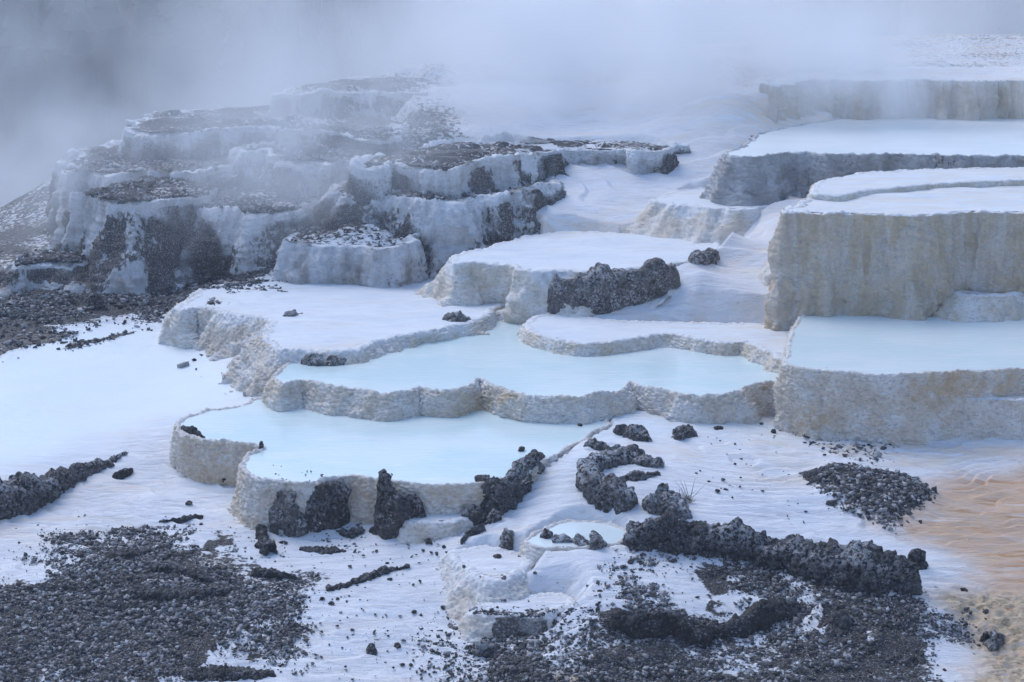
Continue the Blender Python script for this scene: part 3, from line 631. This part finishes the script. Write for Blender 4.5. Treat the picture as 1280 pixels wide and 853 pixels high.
for lab, pth in [('thin grey crust on the left end of the lowest pool rim', [(224,536,.03,.06),(250,548,.04,.08),(285,556,.03,.06)]),
    ('small dark crust lump on the inner corner of the lowest pool rim', [(318,566,.03,.05),(325,563,.05,.07),(332,561,.03,.05)]),
    ('low dark crust under the tall black tooth', [(460,668,.04,.1),(485,672,.06,.14),(512,668,.03,.08)]),
    ('rubbly dark crust in front of the lowest pool, right of the slanting crust', [(420,668,.04,.12),(440,672,.06,.16),(458,664,.04,.1)]),
    ('flat dark crust on the white foreground left of the lumpy step', [(372,690,.03,.12),(400,694,.05,.18),(436,692,.03,.1)]),
    ('dark crust line between the dark mound and the long ridge', [(1120,598,.04,.1),(1140,612,.05,.14),(1150,628,.04,.1)]),
    ('black crust strip on the left white slope, upper of two', [(198,656,.04,.06),(225,655,.06,.07),(255,650,.04,.05)]),
    ('twisted black crust above the dark gravel, right of the left slope', [(322,668,.10,.1),(322,684,.12,.13),(330,697,.14,.16),(338,694,.10,.12)]),
    ('black crust running right from the twisted crust', [(312,722,.08,.12),(335,726,.10,.14),(372,728,.06,.08)]),
    ('thin black crust slanting up on the white slope', [(410,741,.05,.1),(450,734,.07,.12),(482,722,.06,.1),(514,709,.03,.05)]),
    ('curved black crust edge over the left gravel', [(185,712,.08,.1),(200,722,.10,.12),(235,726,.09,.12),(262,734,.06,.1)]),
    ('short black hooked crust beside the left gravel', [(200,708,.04,.06),(215,700,.05,.07),(232,701,.04,.05)]),
    ('broad black crust at the heart of the left rubble', [(130,705,.06,.2),(165,702,.08,.25),(195,690,.05,.15)]),
    ('rough black crust heading the lower left gravel', [(150,750,.08,.3),(200,752,.10,.35),(250,752,.09,.3),(300,745,.06,.2)]),
    ('long low black crust below the left rubble', [(20,745,.05,.12),(70,740,.06,.14),(110,748,.04,.1)]),
    ('dark crust at the very bottom left of centre', [(230,856,.07,.2),(290,852,.07,.25),(345,853,.05,.2)]),
    ('black crust lump in the foreground right of the left gravel', [(140,598,.04,.07),(154,597,.07,.1),(168,590,.04,.06)])]:
    ridge('rock_crust', lab, pth, M_rockb, cat='rock crust', amp=.028, sc=16, frost=.12, sink=.04)
for lab, pth, mm in [('brown stone block sunk in white crust at the bottom', [(454,818,.06,.1),(464,820,.08,.13),(475,818,.05,.1)], M_rock),
    ('speckled dark rock at the foot of the low shelf', [(590,823,.1,.16),(608,825,.14,.2),(624,818,.09,.14)], M_rockb),
    ('dark flake at the bottom edge beside the yellow crust', [(620,846,.05,.12),(645,848,.06,.14),(670,846,.04,.1)], M_rock),
    ('tan boulder among yellow crusts at the lower right corner', [(1226,812,.14,.2),(1244,816,.18,.26),(1262,806,.12,.2)], M_rockw),
    ('grey boulder on the dark rubble under the long ridge end', [(1120,782,.09,.14),(1134,784,.11,.16),(1146,778,.08,.12)], M_rock),
    ('black cracked block in the rubble right of the curving ridge', [(1035,782,.1,.2),(1055,785,.13,.22),(1070,780,.08,.16)], M_rockb),
    ('round black knob at the tip of the curving ridge', [(982,766,.1,.12),(992,767,.12,.12),(1003,766,.08,.1)], M_rockb)]:
    ridge('rock', lab, pth, mm, cat='rock', amp=.03, sc=14, frost=.3)

# ------------------------------------------------------------------ gravel: countless small stones, one object for each bed
cube = np.array([[x, y, z] for x in (-1, 1) for y in (-1, 1) for z in (-1, 1)], float)
cf = np.array([[0, 1, 3, 2], [4, 6, 7, 5], [0, 4, 5, 1], [2, 3, 7, 6], [0, 2, 6, 4], [1, 5, 7, 3]])
def gravel(name, region_px, n, size, seed, soft=.25, namp=.4, thr=.5, light=.35, onslab=True, spread=None):
    g = np.random.default_rng(seed); poly = region(region_px) if not isinstance(region_px, np.ndarray) else region_px
    x0, y0 = poly.min(0) - .6; x1, y1 = poly.max(0) + .6
    x = g.uniform(x0, x1, n * 2); y = g.uniform(y0, y1, n * 2)
    pr = rmask(x, y, poly, soft, namp, 1.5, seed)
    cl = sstep(-.35, .35, fbm(np.c_[x * 2.2, y * 2.2, x * 0], seed + 2, 4) + thr - .5)
    kp = g.uniform(0, 1, len(x)) < pr * (.12 + .88 * cl); x, y = x[kp][:n], y[kp][:n]; k = len(x)
    z = surf(x, y); zz = z + .12 * rmask(x, y, G_mound, .3, .1, 2) + micro(x, y, z, 0, 1) * .6
    sz = size * np.minimum(np.exp(g.normal(-.1, .6, k)), 3.2) * .5
    V = cube[None] * g.uniform(.45, 1, (k, 8, 1)) * np.stack([sz * g.uniform(.7, 1.5, k), sz * g.uniform(.6, 1.1, k), sz * g.uniform(.3, .8, k)], 1)[:, None, :]
    a = g.uniform(0, 6.28, k); b = g.normal(0, .5, k)
    ca, sa, cb, sb = np.cos(a), np.sin(a), np.cos(b), np.sin(b)
    X_, Z_ = V[..., 0] * cb[:, None] + V[..., 2] * sb[:, None], -V[..., 0] * sb[:, None] + V[..., 2] * cb[:, None]
    X2, Y2 = X_ * ca[:, None] - V[..., 1] * sa[:, None], X_ * sa[:, None] + V[..., 1] * ca[:, None]
    W_ = np.stack([X2 + x[:, None], Y2 + y[:, None], Z_ + (zz + sz * .25)[:, None]], -1).reshape(-1, 3)
    F = (cf[None] + (np.arange(k) * 8)[:, None, None]).reshape(-1, 4)
    col = np.where(g.uniform(0, 1, k) < light, g.uniform(.4, 1, k), g.uniform(0, .25, k))
    mk = np.zeros((k * 8, 3)); mk[:, 0] = np.repeat(col, 8)
    o = mesh_obj(name, W_, F, M_stone, None, mk, False, None)
    return tag(o, kind='stuff')
gravel('gravel', G_low_left, 90000, .019, 1, .6, 1.3, .6, .36)
gravel('gravel', G_low_right, 62000, .020, 2, .6, 1.3, .45, .36)
gravel('gravel', G_far_left, 70000, .032, 3, 1.1, 1.5, .55, .35)
gravel('gravel', G_mound, 11000, .026, 4, .15, .2, .8, .32)
gravel('gravel', G_rub, 1200, .035, 5, .1, .3, .4, .3)
gravel('gravel', G_strip, 2200, .03, 6, .1, .15, .7, .3)
gravel('gravel', G_strip2, 2200, .03, 7, .1, .2, .7, .3)
gravel('gravel', G_crustl, 11000, .019, 8, .3, .6, .35, .15)
gravel('gravel', G_crustr, 14000, .019, 9, .3, .5, .35, .25)
gravel('gravel', [(-40,690),(100,660),(300,650),(560,690),(560,870),(200,870),(-40,780)], 7000, .015, 10, .5, 1.0, .1, .2)
gravel('gravel', [(560,700),(700,690),(860,720),(900,760),(760,790),(560,790)], 2500, .016, 11, .3, .6, .1, .15)
gravel('gravel', [(380,640),(460,650),(560,670),(530,700),(420,700),(340,680)], 1200, .02, 12, .2, .5, .1, .2)
gravel('gravel', [(860,540),(1020,530),(1120,600),(1000,650),(900,600)], 1200, .018, 13, .3, .6, .0, .2)
gravel('gravel', [(225,400),(300,430),(350,450),(330,500),(250,450)], 160, .04, 14, .3, .5, .1, .2)
gravel('gravel', [(80,215),(200,165),(460,150),(560,180),(620,260),(560,300),(350,320),(200,300)], 34000, .036, 15, .6, .8, .4, .5)

# ------------------------------------------------------------------ loose single stones
def stone_mesh(seed):
    import bmesh
    bm = bmesh.new(); bmesh.ops.create_icosphere(bm, subdivisions=3, radius=1)
    v = np.array([q.co[:] for q in bm.verts]); F1, F2, ci = worley(v * 1.4 + seed * 3.1, seed)
    v = v * (1 + .35 * (.5 - F1) + .2 * fbm(v * 2 + seed, seed, 3) + .2 * (ci - .5))[:, None] * np.array([1.2, .9, .7])
    for q, c in zip(bm.verts, v): q.co = c
    me = bpy.data.meshes.new('stone'); bm.to_mesh(me); bm.free(); me.materials.append(M_rock)
    me.polygons.foreach_set('use_smooth', np.ones(len(me.polygons), bool)); return me
SM = [stone_mesh(s) for s in range(5)]
singles = [(218,432,4,'small black stone by the lumpy left end of the white plate, uppermost of three'),(241,435,7,'dark stone with a rough top beside the lumpy left end of the plate'),(243,452,4,'small black stone below the lumpy end, lowest of three'),
 (288,445,5,'grey stone lying apart below the lumpy plate'),(720,527,9,'dark brown stone under the scalloped rim at centre'),(725,533,5,'little dark chip under the brown stone at the rim'),
 (898,538,8,'pale grey stone right of the black clump'),(942,521,3,'tiny dark stone on the white slope below the right pool rim'),(967,541,6,'small black stone on open white crust right of the clump'),
 (919,581,3,'lone tiny chip behind the dry tuft'),(897,615,5,'round black stone right of the dry tuft'),(652,564,8,'pointed dark stone standing in the lowest pool'),
 (622,700,10,'reddish brown pointed stone below the little basin'),(535,679,8,'pale lump on white crust below the apron'),(555,686,5,'small dark stone on white crust below the apron'),
 (554,762,6,'black split stone on the white foreground slope'),(487,726,5,'grey chip at the tip of the slanting crust'),(788,706,7,'black stone in front of the long ridge, right of a pair'),(779,711,6,'black stone in front of the long ridge, left of a pair'),
 (484,707,4,'small chip above the slanting crust'),(349,770,4,'black chip at the edge of the left gravel'),(750,744,5,'small chip on white behind the curving ridge'),
 (236,632,7,'dark stone on the rippled left slope'),(75,683,6,'dark stone at the left of the rippled slope'),(113,683,5,'small dark stone beside the gravel edge'),
 (403,752,5,'black stone right of the left gravel'),(422,750,4,'small black stone right of the left gravel'),(375,770,4,'stone chip on white near the gravel tip'),
 (497,812,8,'grey speckled stone near the bottom centre'),(540,815,5,'small grey stone left of the low shelf'),(1232,770,8,'grey stone on yellow crust at the right'),(1205,742,7,'tan stone on yellow crust under the orange mat'),
 (1018,528,5,'dark chip below the ledge corner'),(1150,655,5,'small stone on the edge of the orange mat')]
for i, (px, py, s, lab) in enumerate(singles):
    q = hit(px, py); r = s / FPX * q[1] * .62
    o = bpy.data.objects.new('stone', SM[i % 5]); COL.objects.link(o)
    o.location = (q[0], q[1], q[2] + r * .35); o.scale = (r, r, r); o.rotation_euler = (rnd.uniform(-.3, .3), rnd.uniform(-.3, .3), rnd.uniform(0, 6))
    tag(o, lab, 'stone', 'loose stones on the white crust')
gr = 'unremarkable dark chips on the white foreground'
for i in range(60):
    px, py = rnd.choice([(rnd.uniform(20, 330), rnd.uniform(655, 720)), (rnd.uniform(340, 560), rnd.uniform(680, 850)), (rnd.uniform(560, 760), rnd.uniform(720, 850)), (rnd.uniform(880, 1110), rnd.uniform(520, 600)), (rnd.uniform(1140, 1220), rnd.uniform(760, 850))])
    q = hit(px, py); r = rnd.uniform(.012, .03)
    o = bpy.data.objects.new('stone', SM[i % 5]); COL.objects.link(o)
    o.location = (q[0], q[1], q[2] + r * .3); o.scale = (r, r, r); o.rotation_euler = (0, 0, rnd.uniform(0, 6))
    tag(o, 'tiny dark stone chip scattered on the white crust', 'stone', gr)

# ------------------------------------------------------------------ dry tuft and green sprig
def stems(name, label, px, py, n, hgt, m, cat, spread, seeds):
    q = hit(px, py); E = empty(name, q); tag(E, label, cat)
    rr = random.Random(5); V = []; F = []
    def blade(p0, d, L, r):
        s = len(V); seg = 6; p = np.array(p0)
        for k in range(seg + 1):
            t = k / seg; c = p + np.array(d) * L * t + np.array([0, 0, -.25 * L * t * t * abs(d[0])])
            w = r * (1 - .75 * t)
            for a in range(3): V.append((c[0] + w * math.cos(a * 2.1), c[1] + w * math.sin(a * 2.1), c[2]))
            if k < seg:
                for a in range(3): F.append((s + k * 3 + a, s + k * 3 + (a + 1) % 3, s + k * 3 + 3 + (a + 1) % 3, s + k * 3 + 3 + a))
        return c
    tips = []
    for i in range(n):
        an = rr.uniform(-spread, spread); d = np.array([math.sin(an), rr.uniform(-.4, .4), math.cos(an)]); d /= np.linalg.norm(d)
        tips.append(blade((rr.uniform(-.09, .09), rr.uniform(-.05, .05), -.01), d, hgt * rr.uniform(.35, 1) * (.6 if i % 3 else 1), rr.uniform(.004, .007)))
    for i in range(n * 2):
        an = rr.uniform(-1.3, 1.3); d = np.array([math.sin(an), rr.uniform(-.6, .6), abs(math.cos(an)) * .6 + .1]); blade((rr.uniform(-.1, .1), rr.uniform(-.06, .06), -.01), d, .1, .003)
    mesh_obj('stem', V, F, m, E)
    if seeds:
        d = np.array([.62, .1, .8]); V.clear(); F.clear(); tip = blade((.05, 0, 0), d / np.linalg.norm(d), .36, .004)
        mesh_obj('flower_stalk', V, F, m, E)
        me = SM[1].copy(); o = bpy.data.objects.new('seed_head', me); COL.objects.link(o); o.parent = E; o.location = tip; o.scale = (.018, .013, .016)
stems('dry_grass_tuft', 'dry brown grass tuft growing from white crust behind the long ridge', 857, 627, 26, .34, M_grass, 'grass tuft', .9, True)
stems('green_sprig', 'tiny green sprig in the dark rubble at the bottom right', 1112, 843, 10, .07, M_green, 'plant', 1.2, False)

# ------------------------------------------------------------------ dark wooded slope lost in the mist
fx = rng.uniform(-150, 150, 9000); fy = rng.uniform(112, 230, 9000)
kp = (np.abs(fx) < 25 + fy * .75) & (fbm(np.c_[fx * .04, fy * .04, fx * 0], 3, 3) > -.25); fx, fy = fx[kp], fy[kp]
fz = base(fx, fy); V = []; F = []; s = 0
for x, y, z in zip(fx, fy, fz):
    H = rnd.uniform(4, 7); nl = 5
    for l in range(nl):
        z0 = z + H * (.10 + .17 * l); r = H * .19 * (1 - l / (nl + .3)); ns = 7; a0 = rnd.uniform(0, 1)
        V.append((x, y, z0 + H * .26))
        for k in range(ns):
            rr = r * rnd.uniform(.6, 1.2); V.append((x + rr * math.cos(a0 + k * .9), y + rr * math.sin(a0 + k * .9), z0 - rnd.uniform(0, .06) * H))
        for k in range(ns): F.append((s, s + 1 + k, s + 1 + (k + 1) % ns))
        s += ns + 1
tag(mesh_obj('forest', V, F, M_pine, None, None, False), kind='stuff')

# ------------------------------------------------------------------ haze and steam
def volume(name, col, dens, aniso=.0):
    m = bpy.data.materials.new(name); m.use_nodes = True; nt = m.node_tree
    for q in list(nt.nodes):
        if q.type != 'OUTPUT_MATERIAL': nt.nodes.remove(q)
    out = nt.nodes['Material Output']; v = nt.nodes.new('ShaderNodeVolumePrincipled'); v.inputs['Color'].default_value = (*col, 1); v.inputs['Density'].default_value = dens; v.inputs['Anisotropy'].default_value = aniso
    nt.links.new(v.outputs[0], out.inputs['Volume']); return m, nt, v
HAZE = .0012
mh, _, _ = volume('pale_air', (.80, .86, .98), HAZE)
bv = [(x, y, z) for x in (-190, 190) for y in (-30, 245) for z in (-12, 30)]
hz = mesh_obj('haze', bv, cf, mh, None, None, False); tag(hz, kind='stuff')
def steam(px, py, d, r, dens, thr=.42, sc=.25, seed=0, tilt=0):
    q = ray(px, py); t = d / q[1]; c = (q[0] * t, d, CAMZ + q[2] * t)
    import bmesh
    bm = bmesh.new(); bmesh.ops.create_icosphere(bm, subdivisions=4, radius=1); me = bpy.data.meshes.new('steam'); bm.to_mesh(me); bm.free()
    m, nt, v = volume('steam', (.985, .990, 1.0), 0, .0); n = N(nt)
    tc = n.n('ShaderNodeTexCoord'); ln = n.n('ShaderNodeVectorMath', operation='LENGTH'); n.l(tc.outputs['Object'], ln.inputs[0])
    fall = n.ramp(ln.outputs['Value'], .25, 1.0, 1, 0)
    g = n.n('ShaderNodeNewGeometry'); mp = n.n('ShaderNodeMapping'); mp.inputs['Scale'].default_value = (1, 1, .8); mp.inputs['Location'].default_value = (seed * 3.7, seed, 0); mp.inputs['Rotation'].default_value = (0, tilt, 0)
    n.l(g.outputs['Position'], mp.inputs['Vector'])
    tx = n.n('ShaderNodeTexNoise'); tx.inputs['Scale'].default_value = sc; tx.inputs['Detail'].default_value = 4; tx.inputs['Roughness'].default_value = .55; tx.inputs['Distortion'].default_value = .6
    n.l(mp.outputs['Vector'], tx.inputs['Vector'])
    den = n.m('MULTIPLY', n.m('MULTIPLY', fall, n.ramp(tx.outputs['Fac'], thr - .02, thr + .24)), dens)
    n.l(den, v.inputs['Density']); me.materials.append(m)
    o = bpy.data.objects.new('steam', me); COL.objects.link(o); o.location = c; o.scale = r
    return tag(o, kind='stuff')
steam(800, 70, 45, (8.5, 6, 4.6), 1.0, .42, .30, 1)
steam(620, 135, 39.5, (9, 4, 2.8), .42, .42, .4, 2)
steam(1000, 110, 40, (5, 3, 2.2), .75, .42, .45, 8)
steam(1210, 90, 39.5, (4.5, 2.5, 1.8), .6, .42, .5, 9)
steam(1120, 0, 56, (14, 7, 5), .40, .44, .22, 3)
steam(280, 235, 34.5, (6.5, 2.8, 2.6), .62, .43, .42, 4)
steam(120, 70, 72, (22, 9, 9), .07, .40, .15, 12)
steam(30, 280, 44, (7, 4, 3), .22, .43, .3, 10)
steam(40, 120, 58, (14, 8, 8), .15, .45, .22, 5)
steam(430, 60, 54, (9, 7, 6), .22, .44, .22, 6)
steam(700, 10, 66, (16, 8, 7), .22, .42, .2, 7)

# ------------------------------------------------------------------ light, sky, camera
SUN_EL, SUN_AZ = R(48), R(-35)      # azimuth from +Y, toward -X
w = bpy.data.worlds.new('World'); S.world = w; w.use_nodes = True; nt = w.node_tree
sky = nt.nodes.new('ShaderNodeTexSky'); sky.sky_type = 'NISHITA'; sky.sun_disc = False; sky.sun_elevation = SUN_EL; sky.sun_rotation = SUN_AZ; sky.air_density = 1.0; sky.dust_density = 1.0; sky.ozone_density = 3.5
nt.links.new(sky.outputs[0], nt.nodes['Background'].inputs[0]); nt.nodes['Background'].inputs[1].default_value = .10
ld = bpy.data.lights.new('sun', 'SUN'); ld.energy = .6; ld.angle = R(35); ld.color = (1, .95, .91)
lo = bpy.data.objects.new('sun', ld); COL.objects.link(lo)
from mathutils import Vector
sd = Vector((math.sin(SUN_AZ) * math.cos(SUN_EL), math.cos(SUN_AZ) * math.cos(SUN_EL), math.sin(SUN_EL)))
lo.rotation_euler = (-sd).to_track_quat('-Z', 'Y').to_euler(); lo.location = (0, 0, 60)
cd = bpy.data.cameras.new('camera'); co = bpy.data.objects.new('camera', cd); COL.objects.link(co)
co.location = (0, 0, CAMZ); co.rotation_euler = (R(90) - PITCH, 0, 0)
cd.sensor_width = 36; cd.lens = FPX / 1280 * 36; cd.clip_end = 2000; cd.clip_start = .1
S.camera = co
S.view_settings.view_transform = 'Standard'; S.view_settings.look = 'None'; S.view_settings.exposure = 1.27; S.view_settings.gamma = 1
S.cycles.use_denoising = True; S.cycles.max_bounces = 7; S.cycles.volume_bounces = 5; S.cycles.diffuse_bounces = 3
S.cycles.volume_step_rate = .6; S.cycles.volume_max_steps = 64
